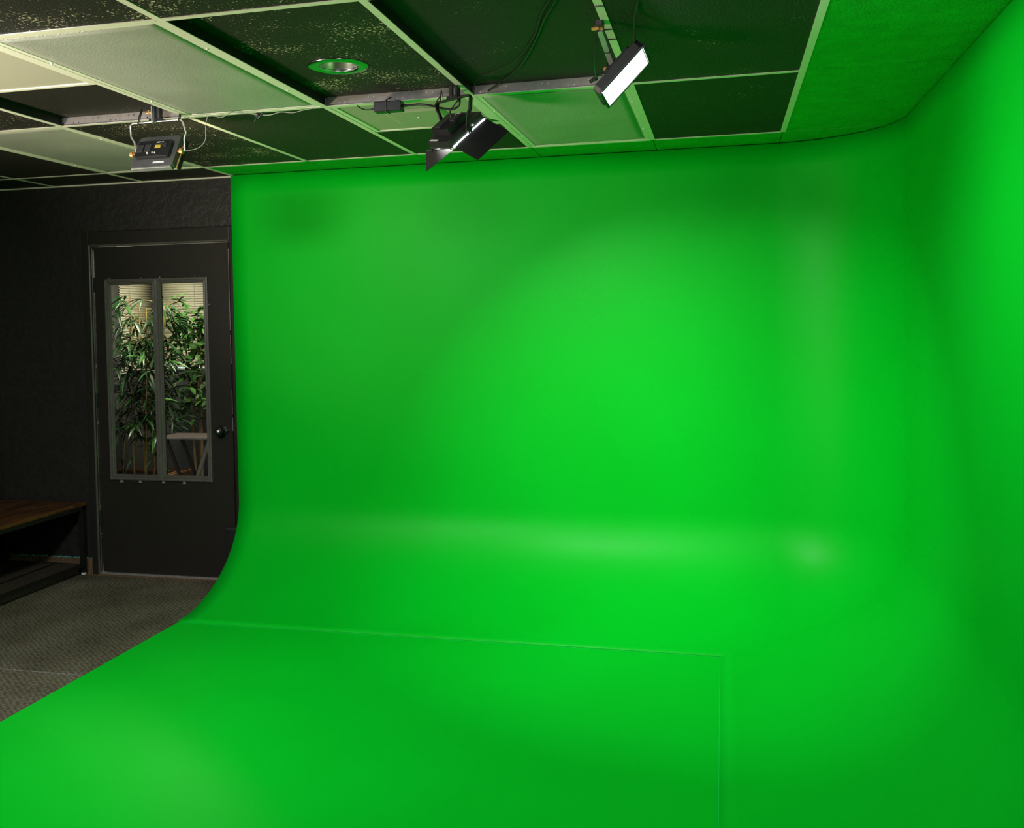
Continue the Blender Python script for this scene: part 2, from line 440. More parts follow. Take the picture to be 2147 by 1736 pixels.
# T bars
def bar_y(x, y0, y1, mat, w=.0245):
    return MB().box((x-w/2, y0, ZC-.0005), (x+w/2, y1, ZC+FL)).box((x-.0012, y0, ZC+FL), (x+.0012, y1, ZC+.040)).build('grid_bar', mat, ceiling)
def bar_x(y, x0, x1, mat, w=.0245):
    return MB().box((x0, y-w/2, ZC-.0009), (x1, y+w/2, ZC+FL-.0003)).build('grid_bar', mat, ceiling)
for i in range(-2, 6):
    bar_y(i*G, YB, 0.0 if i > 0 else YA, 'cream_bar')
for y in (0.0, -ROW, -2*ROW, -3*ROW, -4*ROW, -5*ROW, -6*ROW):
    for i in range(-3, 6):
        x0 = XL if i == -3 else i*G + .013; x1 = LAST if i == 5 else (i+1)*G - .013
        if i == 5 and -4 < y < -.1: continue          # painted over: only a dark joint shows
        bar_x(y, x0, x1, 'green_bar' if i == 5 and y > -4 else 'cream_bar')
MB().box((XL, YW-.020, ZC-.006), (0.0, YW, ZC+.0015)).box((XL, YW-.0025, ZC-.006), (0.0, YW, ZC+.02)).build('wall_angle', 'cream_bar', ceiling)
# grey inner sides of the grid seen where tiles are pushed up, with their punched holes
def web(p0, p1, n, mat='grey_web'):
    p0, p1 = Vector(p0), Vector(p1); d = (p1-p0).normalized(); nrm = Vector((d.y, -d.x, 0))
    if nrm.y > 0 or (abs(nrm.y) < 1e-3 and nrm.x < 0): nrm = -nrm
    o = MB().obox((p0+p1)/2 + Vector((0,0,.0205)), d, nrm, (0,0,1), (p1-p0).length/2, .0016, .019).build('web', mat, ceiling)
    if mat != 'grey_web': return
    h = MB()
    r2 = random.Random(n)
    for q in range(n):
        c = p0 + d*((q+.5+r2.uniform(-.2, .2))*(p1-p0).length/n) + nrm*.0017
        for dx in (-.012, .012):
            h.obox(c + d*dx + Vector((0,0,.012+.014*(q % 2))), d, (0,0,1), nrm, .0022, .0022, .0006)
    h.build('punched_hole', 'white_label' if n % 2 else 'black_plastic', o)
web((2*G+.014, -ROW-.004, ZC), (3*G-.014, -ROW-.004, ZC), 5)
web((3*G+.014, -ROW-.004, ZC), (4*G-.014, -ROW-.004, ZC), 7)
web((0*G+.014, -ROW-.004, ZC), (1*G-.014, -ROW-.004, ZC), 6)
web((0*G+.004, -1.82, ZC), (0*G+.004, -ROW-.01, ZC), 2, 'bench_metal')  # side webs from here are black: the gap's shadow is in their colour
web((2*G+.004, -2*ROW+.01, ZC), (2*G+.004, -ROW-.01, ZC), 4, 'bench_metal')
web((3*G+.004, -2*ROW+.01, ZC), (3*G+.004, -ROW-.01, ZC), 4, 'bench_metal')

# ------------------------------------------------------------------ the green cyclorama
cyc = thing('cyclorama', (1.6, -0.6, 0.0), 'seamless bright green painted studio cyclorama curving from wall to floor', 'green screen')
YG, XG, YF, XF, RZ = 0.312, 3.565, -0.465, 2.745, 0.50
Y_END = -4.6
TOP = ZC - .003
def ring(theta, z):
    s = math.sin(theta)
    y = YF + (YG - YF)*s; x = XF + (XG - XF)*s
    r = max(0.003, 0.56*s**2.0)
    xe = 0.0 + 0.04*max(0.0, min(1.0, (YG - y)/(YG - YF)))
    pts = []
    nb = 30
    for k in range(nb): pts.append((xe + (x - r - xe)*k/nb, y))
    na = 26
    for k in range(na): a = math.pi/2*(1 - k/na); pts.append((x - r + r*math.cos(a), y - r + r*math.sin(a)))
    nr = 30
    for k in range(nr+1): pts.append((x, (y - r) + (Y_END - (y - r))*k/nr))
    return [(px, py, z) for px, py in pts]
rings = []
NT = 22
for k in range(NT+1):
    th = math.pi/2*k/NT; rings.append(ring(th, .006 + RZ*(1 - math.cos(th))))
for k in range(1, 17): rings.append(ring(math.pi/2, .006 + RZ + (TOP - RZ - .006)*k/16))
n = len(rings[0]); vs = [v for r in rings for v in r]
fs = [(i*n+j, i*n+j+1, (i+1)*n+j+1, (i+1)*n+j) for i in range(len(rings)-1) for j in range(n-1)]
def shell(name, vs, fs, out):
    """a smooth sheet with real thickness away from the studio"""
    me = bpy.data.meshes.new(name); org = world_loc(cyc)
    me.from_pydata([tuple(Vector(v)-org) for v in vs], [], fs)
    me.polygons.foreach_set('use_smooth', [True]*len(fs)); me.materials.append(MATS['green']); me.update()
    o = bpy.data.objects.new(name, me); COL.objects.link(o); o.parent = cyc
    so = o.modifiers.new('thickness', 'SOLIDIFY'); so.thickness = .006; so.offset = out
    return o
shell('cove_wall', vs, fs, 1.0)
MB().box((0.04, Y_END, 0.0005), (XF+.002, YF+.002, .006)).build('stage_floor', 'green', cyc)
sm = MB()
x = 0.05
r3 = random.Random(8)
while x < XF:
    l = r3.uniform(.12, .30); e = min(XF, x+l)
    sm.box((x, YF-.0024, .0055), (e, YF+.0024, .0070)); x = e + r3.uniform(0, .004)
sm.build('floor_seam', 'seam_green', cyc)
MB().box((XF-.002, Y_END, .0055), (XF+.002, YF, .0072)).build('floor_seam', 'seam_green', cyc)

# ------------------------------------------------------------------ carpets
c1 = recenter(MB().box((XL+.005, -1.254, 0), (0.038, 0.305, .006)).build('carpet_piece', 'carpet', None, .002))
tag(c1, 'worn grey brown patterned carpet piece reaching from the door to the seam', 'carpet', 'carpet pieces on the black side')
c2 = recenter(MB().box((XL+.005, -4.6, 0), (0.038, -1.259, .006)).build('carpet_piece', 'carpet', None, .002))
tag(c2, 'grey brown carpet piece in the bottom left corner, in front of the seam', 'carpet', 'carpet pieces on the black side')
rs = MB(); r4 = random.Random(3); x = XL+.02
while x < 0.02:
    l = r4.uniform(.008, .02); rs.box((x, -1.2585+r4.uniform(-.002,.002), .004), (x+l, -1.2535+r4.uniform(-.002,.002), .0075)); x += l + r4.uniform(.0, .008)
f = rs.build('frayed_edge', 'grey_web', c1); f.location -= Vector((0, 0, 0))

# ------------------------------------------------------------------ door and frame
frame = MB()
yf = YW - .014
frame.box((-1.036, yf, 0), (-.992, YW+.03, 2.113)); frame.box((-.992, yf, 2.030), (-.046, YW+.03, 2.113)); frame.box((-.046, yf, 0), (-.004, YW+.03, 2.113))
trim = struct(frame.build('trim_1', 'trim_black', None, .004), 'black door frame')
jm = MB()
jm.tube([(-.990, yf+.004, .0), (-.990, yf+.004, 2.028)], .0075, 10); jm.tube([(-.982, yf+.016, .0), (-.982, yf+.016, 2.022)], .004, 8)
jm.tube([(-.990, yf+.004, 2.030), (-.050, yf+.004, 2.030)], .006, 10)
jm.build('stop_bead', 'jamb_bead', trim)
jm = MB(); r5 = random.Random(11)
for z0, z1 in ((.05, .09), (.90, .98), (1.0, 1.14), (1.30, 1.47), (1.5, 1.98)):
    jm.box((-.0628, .372, z0), (-.0605, .374, z1))
jm.box((-.972, .3725, 2.0195), (-.066, .3745, 2.0225)); jm.box((-.9745, .372, 1.86), (-.9728, .374, 2.01))
for k in range(7):
    z = r5.uniform(.05, 2.0); jm.box((-.978, .372, z), (-.9755, .374, z+r5.uniform(.006, .03)))
jm.box((-.936-.038, .371, .01), (-.936-.036, .373, .06))
jm.build('worn_edge', 'grey_web', trim)

door = thing('door_1', (-.52, .40, .012), 'black door with two tall glass panes and a dark knob', 'door')
door['kind'] = 'structure'
del door['category']
y0, y1 = .378, .420
leaf = MB()
OX0, OX1, OZ0, OZ1 = -.893, -.212, .598, 1.812
X0, X1, Z0, Z1 = -.972, -.066, .014, 2.018
leaf.box((X0, y0, Z0), (OX0, y1, Z1)); leaf.box((OX1, y0, Z0), (X1, y1, Z1))
leaf.box((OX0, y0, Z0), (OX1, y1, OZ0)); leaf.box((OX0, y0, OZ1), (OX1, y1, Z1))
leaf.box((-.566, y0+.004, OZ0), (-.532, y1-.004, OZ1))
leaf.build('leaf', 'door_black', door)
def moulding(x0, x1, z0, z1):
    # three stepped picture frame profiles
    mb = MB()
    prof = [(-.008, .000), (-.008, -.010), (-.001, -.014), (.006, -.012), (.008, -.007), (.014, -.009), (.018, -.004), (.022, -.005), (.026, .006)]
    ringv = []
    for inset, dy in prof:
        ringv.append([(x0+inset, y0+dy, z0+inset), (x1-inset, y0+dy, z0+inset), (x1-inset, y0+dy, z1-inset), (x0+inset, y0+dy, z1-inset)])
    k = len(prof); vs = [v for r in ringv for v in r]
    fs = [(i*4+j, i*4+(j+1)%4, (i+1)*4+(j+1)%4, (i+1)*4+j) for i in range(k-1) for j in range(4)]
    return mb.add(vs, fs)
for x0, x1 in ((OX0, -.552), (-.546, OX1)):
    moulding(x0, x1, OZ0, OZ1).build('moulding', 'moulding_black', door)
    MB().box((x0+.016, .400, OZ0+.016), (x1-.016, .404, OZ1-.016)).build('glass_pane', 'glass', door)
for z in (1.79, 1.075, .345):
    h = MB(); h.cyl((-.979, .366, z-.045), (-.979, .366, z+.045), .006, 10); h.box((-.992, .368, z-.043), (-.966, .376, z+.043)); h.cyl((-.979, .366, z+.045), (-.979, .366, z+.051), .0035, 8)
    h.build('hinge', 'black_plastic', door)
kn = MB(); kn.lathe((-.130, .378, .902), (0, -1, 0), [(.033, 0), (.034, .004), (.030, .008), (.013, .010), (.012, .028), (.022, .034), (.027, .044), (.026, .056), (.019, .064), (0.0, .066)])
ko = kn.build('knob', 'bench_metal', door)
MB().lathe((-.130, .378, .902), (0, -1, 0), [(.010, .0655), (.009, .0675), (0, .068)]).box((-.098, .352, .902), (-.088, .378, .907)).build('keyhole', 'satin_silver', ko)
def clip(x, z, s):
    MB().box((x-.006, .366, z-.010*s), (x+.006, .378, z+.002*s)).box((x-.009, .368, z-.014*s), (x+.009, .377, z-.007*s)).build('glass_clip', 'clear_plastic', door)
for x in (-.822, -.693, -.534, -.393): clip(x, .588, .9)
for x in (-.868, -.650, -.520, -.285): MB().cyl((x, .3765, 1.826), (x, .372, 1.826), .004, 8).build('glass_clip', 'clear_plastic', door)
MB().cyl((-.196, .3765, 1.655), (-.196, .372, 1.655), .004, 8).build('glass_clip', 'clear_plastic', door)
thr = MB(); thr.box((-.99, .364, 0), (-.05, .425, .006)); thr.box((-.99, .366, .006), (-.05, .376, .012)); thr.box((-.99, .392, .006), (-.05, .41, .012))
struct(thr.build('trim_2', 'aluminium', None, .001), 'metal door threshold')

# small black box tucked between the door and the green edge
bx = thing('black_box', (0.06, .315, 0), 'small black box standing by the door, half hidden behind the green edge', 'box')
MB().box((-.076, .280, 0), (.19, .352, .318)).build('body', 'black_plastic', bx, .004)
MB().box((-.080, .276, .318), (.194, .356, .338)).build('lid', 'dark_metal', bx, .004)

# ------------------------------------------------------------------ bench
bench = thing('bench', (-1.36, -.30, .006), 'dark brown wooden bench with black metal legs and a mesh shelf', 'bench')
BX0, BX1, BY0, BY1, BZ = -1.655, -1.058, -1.05, .338, .452
for k in range(3):
    w = (BX1-BX0)/3
    MB().box((BX0+k*w+.0006, BY0, BZ-.020), (BX0+(k+1)*w-.0006, BY1, BZ)).build('plank', 'dark_wood', bench, .002)
fr = MB()
fr.box((BX0+.004, BY0+.004, BZ-.045), (BX0+.029, BY1-.004, BZ-.0205)); fr.box((BX1-.029, BY0+.004, BZ-.045), (BX1-.004, BY1-.004, BZ-.0205))
fr.box((BX0+.004, BY1-.029, BZ-.045), (BX1-.004, BY1-.004, BZ-.0205)); fr.box((BX0+.004, BY0+.004, BZ-.045), (BX1-.004, BY0+.029, BZ-.0205))
fr.build('seat_frame', 'bench_metal', bench, .001)
for lx in (BX0+.004, BX1-.032):
    for ly in (BY0+.004, BY1-.032):
        lg = MB().box((lx, ly, .018), (lx+.028, ly+.028, BZ-.045)).build('leg', 'bench_metal', bench, .001)
        MB().cyl((lx+.014, ly+.014, .0065), (lx+.014, ly+.014, .018), .015, 12).build('foot_pad', 'white_label', lg)
sh = MB(); SZ = .075
sh.box((BX0+.03, BY0+.03, SZ-.02), (BX0+.045, BY1-.034, SZ)); sh.box((BX1-.022, BY0+.03, SZ-.022), (BX1-.004, BY1-.034, SZ))
sh.box((BX0+.03, BY1-.05, SZ-.02), (BX1-.006, BY1-.034, SZ)); sh.box((BX0+.03, BY0+.03, SZ-.02), (BX1-.006, BY0+.045, SZ))
for x in (BX0+.22, BX0+.40): sh.box((x, BY0+.03, SZ-.015), (x+.014, BY1-.04, SZ+.001))
so = sh.build('shelf_frame', 'bench_metal', bench)
ms = MB()
y = BY0+.05
while y < BY1-.05:
    ms.box((BX0+.04, y, SZ-.006), (BX1-.02, y+.0035, SZ-.002)); y += .0125
x = BX0+.05
while x < BX1-.03:
    ms.box((x, BY0+.04, SZ-.004), (x+.003, BY1-.045, SZ)); x += .018
mo = ms.build('wire_mesh', 'mesh_brown', so); mo['kind'] = 'stuff'

# ------------------------------------------------------------------ ceiling light panels and vents
def troffer(i, y0, y1, sag, label, seed):
    x0, x1 = i*G+.0125, (i+1)*G-.0125; y0 += .0125; y1 -= .0125
    t = thing('ceiling_light_panel', ((x0+x1)/2, (y0+y1)/2, ZC), label, 'ceiling light', 'unlit fluorescent panels in the ceiling')
    w = .020; z = ZC + .0005
    fr = MB(); fr.box((x0, y0, z), (x0+w, y1, z+.012)); fr.box((x1-w, y0, z), (x1, y1, z+.012)); fr.box((x0+w, y0, z), (x1-w, y0+w, z+.012)); fr.box((x0+w, y1-w, z), (x1-w, y1, z+.012))
    fo = fr.build('frame', 'cream_bar', t, .0015)
    hs = MB()
    for xx in (x0+.008, x1-.008):
        for q in (.25, .75): hs.lathe((xx, y0+(y1-y0)*q, z), (0, 0, -1), [(.005, 0), (.004, .003), (0, .004)], 10)
    hs.build('screw', 'white_frame', fo)
    nx, ny = 14, 28; vs = []
    rg = random.Random(seed); ph = [rg.uniform(0, 6.28) for _ in range(4)]
    for a in range(nx+1):
        for c in range(ny+1):
            u, v = a/nx, c/ny
            e = math.sin(math.pi*u)**.8*math.sin(math.pi*v)**.6
            dz = .003 - sag*e*(.75 + .25*math.sin(5*v+ph[0])*math.sin(3*u+ph[1]))
            vs.append((x0+w+(x1-x0-2*w)*u, y0+w+(y1-y0-2*w)*v, z+dz))
    fs = [(a*(ny+1)+c, (a+1)*(ny+1)+c, (a+1)*(ny+1)+c+1, a*(ny+1)+c+1) for a in range(nx) for c in range(ny)]
    o = MB().add(vs, fs, True).build('diffuser', 'diffuser', t)
    so = o.modifiers.new('thickness', 'SOLIDIFY'); so.thickness = .002; so.offset = 0
    MB().box((x0+.01, y0+.01, z+.06), (x1-.01, y1-.01, z+.065)).box((x0+.005, y0+.005, z+.012), (x0+.008, y1-.005, z+.065)).box((x1-.008, y0+.005, z+.012), (x1-.005, y1-.005, z+.065)).build('housing', 'white_frame', t)
    return t
troffer(1, -2*ROW, -ROW, .012, 'large sagging unlit light panel nearest the camera, left of the round downlight', 3)
troffer(3, -ROW, 0, .006, 'unlit light panel reflecting green, below and left of the glowing lamp', 5)
troffer(-1, -ROW, 0, .005, 'unlit greenish light panel behind the silver bracket lamp at the left', 7)
def vent(i, y0, y1, label, cone):
    x0, x1 = i*G+.0125, (i+1)*G-.0125; y0 += .0125; y1 -= .004
    t = thing('ceiling_vent', ((x0+x1)/2, (y0+y1)/2, ZC), label, 'vent', 'cream ceiling vents')
    z = ZC + .001; w = .022
    fr = MB(); fr.box((x0, y0, z), (x0+w, y1, z+.010)); fr.box((x1-w, y0, z), (x1, y1, z+.010)); fr.box((x0+w, y0, z), (x1-w, y0+w, z+.010)); fr.box((x0+w, y1-w, z), (x1-w, y1, z+.010))
    fr.build('frame', 'cream_bar', t, .001)
    MB().box((x0+w, y0+w, z+.004), (x1-w, y1-w, z+.006)).build('perforated_face', 'perforated', t)
    if cone:
        cx, cy = (x0+x1)/2, (y0+y1)/2; s = .13
        p = MB().add([(cx-s, cy-s, z+.003), (cx+s, cy-s, z+.003), (cx+s, cy+s, z+.003), (cx-s, cy+s, z+.003), (cx-s*.85, cy-s*.85, z-.006), (cx+s*.85, cy-s*.85, z-.006), (cx+s*.85, cy+s*.85, z-.006), (cx-s*.85, cy+s*.85, z-.006)],
            [(0,1,5,4),(1,2,6,5),(2,3,7,6),(3,0,4,7),(4,5,6,7)]).build('centre_plate', 'perforated', t)
        MB().lathe((cx, cy, z-.006), (0,0,-1), [(.006, 0), (.005, .003), (0, .004)], 10).build('screw', 'white_frame', p)
vent(0, -2*ROW, -1.826, 'cream perforated ceiling vent at the left edge of the picture', False)
vent(2, -ROW, -.635, 'cream perforated ceiling vent with a centre plate, behind the power adapter', True)

# recessed downlight
z = ZC + FL + RAISE
dl = thing('downlight', (DLC.x, DLC.y, z), 'round recessed downlight with a shiny chrome ring in a flecked black tile', 'downlight')
MB().lathe((DLC.x, DLC.y, z), (0, 0, -1), [(.072, -.001), (.108, -.0005), (.109, .002), (.104, .005), (.080, .006), (.069, .004), (.066, -.004)], 64).build('trim_ring', 'chrome', dl)
MB().lathe((DLC.x, DLC.y, z), (0, 0, 1), [(.068, -.003), (.060, .03), (.046, .065), (.044, .07)], 48).build('reflector', 'satin_silver', dl)
MB().lathe((DLC.x, DLC.y, z), (0, 0, 1), [(.045, .068), (.045, .078), (0, .080)], 32).lathe((DLC.x, DLC.y, z), (0, 0, 1), [(.045, .068), (.030, .062), (.028, .050), (.018, .040), (0, .037)], 32).build('bulb', 'white_frame', dl)

# ------------------------------------------------------------------ LED heads
def led_head(name, c, A, U, w, h, face_w, face_h, led, label, light_on_back, body='dark_metal'):
    """head with width axis A, height axis U; face towards Nn"""
    c, A, U = Vector(c), Vector(A).normalized(), Vector(U).normalized()
    U = (U - A*U.dot(A)).normalized(); Nn = A.cross(U)
    t = thing(name, c, label, 'studio light', 'LED lamps hung from the ceiling grid')
    return t, c, A, U, Nn
def head_parts(t, c, A, U, Nn, w, h, fw, fh, led, back=True):
    MB().obox(c - Nn*.011, A, U, Nn, w/2, h/2, .011, .012).build('housing', 'slate', t, .0015)
    rim = MB()
    for s in (-1, 1):
        rim.obox(c + A*s*(w/2-.005) + Nn*.002, A, U, Nn, .005, h/2-.006, .003)
        rim.obox(c + U*s*(h/2-.005) + Nn*.002, A, U, Nn, w/2-.006, .005, .003)
    rim.build('rim', 'charcoal', t, .001)
    MB().obox(c + Nn*.0012, A, U, Nn, fw/2, fh/2, .0012).build('led_face', led, t)
    if back:
        A = -A          # left to right as seen from behind
        bx = MB().obox(c - Nn*.032, A, U, Nn, w*.40, h*.26, .010, .006).build('control_box', 'black_plastic', t, .0015)
        k = MB()
        for dx in (.20, .31): k.cyl(c + A*w*dx*.9 + U*h*(.12 - .5*(dx-.2)) - Nn*.042, c + A*w*dx*.9 + U*h*(.12 - .5*(dx-.2)) - Nn*.049, .008, 14)
        k.build('dial', 'charcoal', bx)
        MB().obox(c - Nn*.0424 + A*w*.10 + U*h*.05, A, U, Nn, .013, .008, .0006).build('display', 'yellow_label', bx)
        v = MB()
        for dx in (-.30, -.12): v.obox(c - Nn*.043 + A*w*dx, A, U, Nn, .014, .017, .003)
        v.build('battery_slot', 'charcoal', bx)
        pn = MB()
        for dx, du, rr in ((-.10, -.16, .004), (.02, -.15, .003), (.08, -.16, .003)): pn.cyl(c + A*w*dx + U*h*du - Nn*.042, c + A*w*dx + U*h*du - Nn*.046, rr, 10)
        pn.build('button', 'white_label', bx)
        MB().obox(c - Nn*.0424 + A*w*.13 + U*h*.19, A, U, Nn, .016, .0022, .0006).build('label_strip', 'white_label', bx)
def lamp_light(t, c, A, U, Nn, w, h, power, color, spread):
    d = bpy.data.lights.new('lamp_beam', 'AREA'); d.shape = 'RECTANGLE'; d.size = w; d.size_y = h
    d.energy = power; d.color = color; d.spread = math.radians(spread)
    o = bpy.data.objects.new('lamp_beam', d); COL.objects.link(o); o.parent = t
    z = -Nn; x = A; y = z.cross(x)
    mm = Matrix.Identity(4)
    for i in range(3): mm[i][0] = x[i]; mm[i][1] = y[i]; mm[i][2] = z[i]
    o.matrix_local = Matrix.Translation(c + Nn*.004 - world_loc(t)) @ mm
def leaf_door(t, a, b2, d, th=.0018, taper=0.0, name='barn_door'):
    a, b2, d = Vector(a), Vector(b2), Vector(d); e = b2 - a
    o = MB().plate([a, b2, b2 + d - e*taper, a + d + e*taper], th).build(name, 'black_plastic', t)
    MB().tube([a + e*.1, b2 - e*.1], .003, 8).build('hinge_rod', 'charcoal', o)
    return o

# --- left head: back towards the camera, thin silver bracket
c = Vector((.512, -1.30, 2.238)); A = Vector((1, -.03, 0)); U = Vector((.0, .50, .866))
t, c, A, U, Nn = led_head('led_panel_lamp', c, -A, U, .19, .155, .17, .13, 'led_1', 'LED lamp seen from its back, on a thin silver bracket above the door', True)
head_parts(t, c, A, U, Nn, .196, .158, .172, .134, 'led_1')
lamp_light(t, c, A, U, Nn, .17, .13, LAMP1, (1.0, .82, .58), 180)
MB().obox(c - Nn*.0226 - U*.058 - A*.030, A, U, Nn, .026, .0042, .0006).build('label_strip', 'white_label', t)
MB().obox(c - Nn*.012 - U*.0815, A, U, Nn, .092, .004, .010).build('edge_strip', 'satin_silver', t, .002)
leaf_door(t, c - A*.103 - U*.072 + Nn*.006, c - A*.103 + U*.078 + Nn*.006, -A*.004 + Nn*.022)
MB().tube([c - A*.1045 - U*.074 + Nn*.004, c - A*.1045 + U*.050 + Nn*.004], .0028, 8).build('hinge_strip', 'brass', t)
for s in (-1, 1):
    p0 = c + A*s*.098 - Nn*.012
    kb = MB().cyl(p0, p0 + A*s*.012, .005, 10); kb.cyl(p0 + A*s*.012, p0 + A*s*.024, .013, 14)
    kb.build('tilt_knob', 'brass', t, .002)
yk = [(.408,-1.300,2.243),(.404,-1.30,2.292),(.388,-1.30,2.318),(.385,-1.30,2.362),(.392,-1.30,2.371),(.402,-1.30,2.3735),(.608,-1.30,2.3755),(.620,-1.30,2.373),(.628,-1.30,2.364),(.642,-1.30,2.320),(.633,-1.30,2.298),(.634,-1.30,2.243)]
MB().tube(yk, .0042, 10).build('bracket', 'satin_silver', t)
st = MB().cyl((.500,-1.30,2.372), (.500,-1.30,2.437), .013, 16); st.cyl((.518,-1.295,2.385), (.518,-1.295,2.437), .014, 12); st.obox((.51,-1.30,2.379), (1,0,0),(0,1,0),(0,0,1), .030,.012,.005)
st.build('ceiling_mount', 'black_plastic', t)
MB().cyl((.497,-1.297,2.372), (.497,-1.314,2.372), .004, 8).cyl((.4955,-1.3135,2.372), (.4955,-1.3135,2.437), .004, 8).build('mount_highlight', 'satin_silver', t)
MB().cyl((.487,-1.30,2.412), (.462,-1.30,2.412), .004, 8).cyl((.474,-1.30,2.409), (.474,-1.30,2.422), .005, 8).build('mount_screw', 'brass', t)
for x in (.425, .612):
    MB().tube([(x,-1.305,2.368),(x+.004,-1.302,2.40),(x+.010,-1.29,2.432)], .0022, 6).tube([(x,-1.295,2.368),(x+.004,-1.293,2.40),(x+.010,-1.285,2.432)], .0022, 6).lathe((x,-1.30,2.372),(1,0,0),[(.0065,-.003),(.0065,.003)],12).build('cable_tie', 'black_plastic', t)
cord = [(.625,-1.318,2.245),(.655,-1.30,2.247),(.690,-1.28,2.262),(.712,-1.27,2.292),(.715,-1.27,2.340),(.722,-1.262,2.388),(.745,-1.255,2.389),(.775,-1.240,2.386),(.83,-1.262,2.395),(.89,-1.25,2.392),(.93,-1.235,2.385)]
def smooth_path(pts, k=5):
    pts = [Vector(p) for p in pts]; out = []
    for i in range(len(pts)-1):
        p0, p1, p2, p3 = pts[max(i-1,0)], pts[i], pts[i+1], pts[min(i+2, len(pts)-1)]
        for j in range(k):
            q = j/k
            out.append(.5*((2*p1) + (p2-p0)*q + (2*p0-5*p1+4*p2-p3)*q*q + (3*p1-p0-3*p2+p3)*q**3))
    out.append(pts[-1]); return out
MB().tube(smooth_path(cord), .0018, 6).build('power_cord', 'cord_clear', t)

# cord clip on the ceiling with its loose cord
ck = thing('cord_clip', (.925, -1.215, 2.385), 'small black clip holding a clear cord under the ceiling, right of the silver bracket lamp', 'clip')
mb = MB(); mb.obox((.923,-1.21,2.384), Vector((.8,0,-.6)), (0,1,0), Vector((.6,0,.8)), .014,.010,.008,.003); mb.obox((.938,-1.21,2.388), Vector((.6,0,.8)), (0,1,0), Vector((-.8,0,.6)), .013,.008,.004); mb.cyl((.913,-1.21,2.374),(.905,-1.21,2.363),.005,8)
mb.build('body', 'black_plastic', ck, .001)
MB().tube(smooth_path([(.945,-1.215,2.388),(.985,-1.22,2.385),(1.03,-1.225,2.392),(1.08,-1.222,2.386),(1.13,-1.225,2.393),(1.17,-1.225,2.397)]), .0016, 6).build('loose_cord', 'cord_clear', ck)

# --- middle head with barn doors
A = Vector((-.747, .645, .157)); U = Vector((.571, .502, .649)); c = Vector((1.806, -1.358, 2.236))
t, c, A, U, Nn = led_head('led_panel_lamp', c, A, U, .165, .18, .15, .16, 'led_2', 'LED lamp with open black barn doors hanging from a black bracket in the middle', True)
if Nn.z > 0: Nn = -Nn
w2, h2 = .150, .188
B = -A          # towards the right and the camera
MB().obox(c - Nn*.013, A, U, Nn, w2/2, h2/2, .013, .010).build('housing', 'dark_metal', t, .0015)
MB().obox(c + Nn*.0012, A, U, Nn, w2/2-.010, h2/2-.012, .0012).build('led_face', 'led_2', t)
lamp_light(t, c, A, U, Nn, .128, .15, LAMP2, (.93, .97, 1.0), 90)
rim = MB()
for s in (-1, 1):
    rim.obox(c + A*s*(w2/2-.004) + Nn*.001, A, U, Nn, .004, h2/2, .004); rim.obox(c + U*s*(h2/2-.004) + Nn*.001, A, U, Nn, w2/2, .004, .004)
rim.build('rim', 'charcoal', t, .001)
bx = MB().obox(c - Nn*.040 - B*.012 - U*.004, A, U, Nn, w2*.40, h2*.28, .014, .006).build('control_box', 'black_plastic', t, .002)
MB().obox(c - Nn*.055 - B*.03 - U*.02, A, U, Nn, .018, .026, .004).obox(c - Nn*.055 + B*.02 + U*.015, A, U, Nn, .014, .02, .004).build('battery_slot', 'charcoal', bx)
MB().obox(c - Nn*.0545 + B*.005 + U*.040, A, U, Nn, .014, .006, .001).build('label_strip', 'white_label', bx)
MB().obox(c - Nn*.0265 - B*.030 - U*(h2/2-.010), A, U, Nn, .026, .004, .0008).build('back_label', 'white_label', t)
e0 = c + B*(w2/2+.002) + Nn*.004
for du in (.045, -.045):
    MB().obox(e0 + U*du, U, Nn, A, .040, .0042, .0026).build('frame_edge_glow', 'led_2', t)  # LED light on the frame's edge, put in as glowing strips
for du, dn in ((.092, 0), (-.001, 0), (-.092, 0), (.028, -.020)):
    MB().lathe(e0 + U*du + Nn*dn, B, [(.0055, 0), (.005, .005), (0, .007)], 10).build('hinge_pin', 'satin_silver', t)
leaf_door(t, e0 - U*(h2/2-.012), e0 + U*(h2/2-.002), B*.100 + Nn*.058)
lo = MB().plate([(1.665,-1.300,2.184), (1.772,-1.372,2.178), (1.794,-1.385,2.165), (1.655,-1.27,2.111)], .0018).build('barn_door', 'bench_metal', t)
MB().tube([(1.668,-1.302,2.185), (1.770,-1.371,2.180)], .003, 8).build('hinge_rod', 'charcoal', lo)
e2 = c + U*(h2/2+.002) + Nn*.004
leaf_door(t, e2 - A*w2*.45, e2 + A*w2*.45, (U*.05 + Nn*.05))
leaf_door(t, c + A*(w2/2+.002) - U*h2*.45 + Nn*.004, c + A*(w2/2+.002) + U*h2*.45 + Nn*.004, A*.05 + Nn*.06)
def strap(name, pts, wv, w, th, mat, t):
    """flat strap along a path, wide along wv"""
    pts = [Vector(p) for p in pts]; wv = Vector(wv).normalized(); k = len(pts); vs = []
    for i, P in enumerate(pts):
        d = (pts[min(i+1,k-1)] - pts[max(i-1,0)]).normalized(); nn = d.cross(wv).normalized()
        vs += [P + wv*w/2 + nn*th/2, P - wv*w/2 + nn*th/2, P - wv*w/2 - nn*th/2, P + wv*w/2 - nn*th/2]
    fs = [(i*4+j, i*4+(j+1)%4, (i+1)*4+(j+1)%4, (i+1)*4+j) for i in range(k-1) for j in range(4)] + [(3,2,1,0), tuple(range(4*k-4, 4*k))]
    return MB().add(vs, fs).build(name, mat, t, .0008)
pL = c + A*(w2/2+.005) - Nn*.014; pR = c + B*(w2/2+.005) - Nn*.014
tl = Vector((1.728,-1.355,2.352)); tr = Vector((1.884,-1.450,2.352))
ydir = (tr-tl).normalized(); wv = ydir.cross(Vector((0,0,1)))
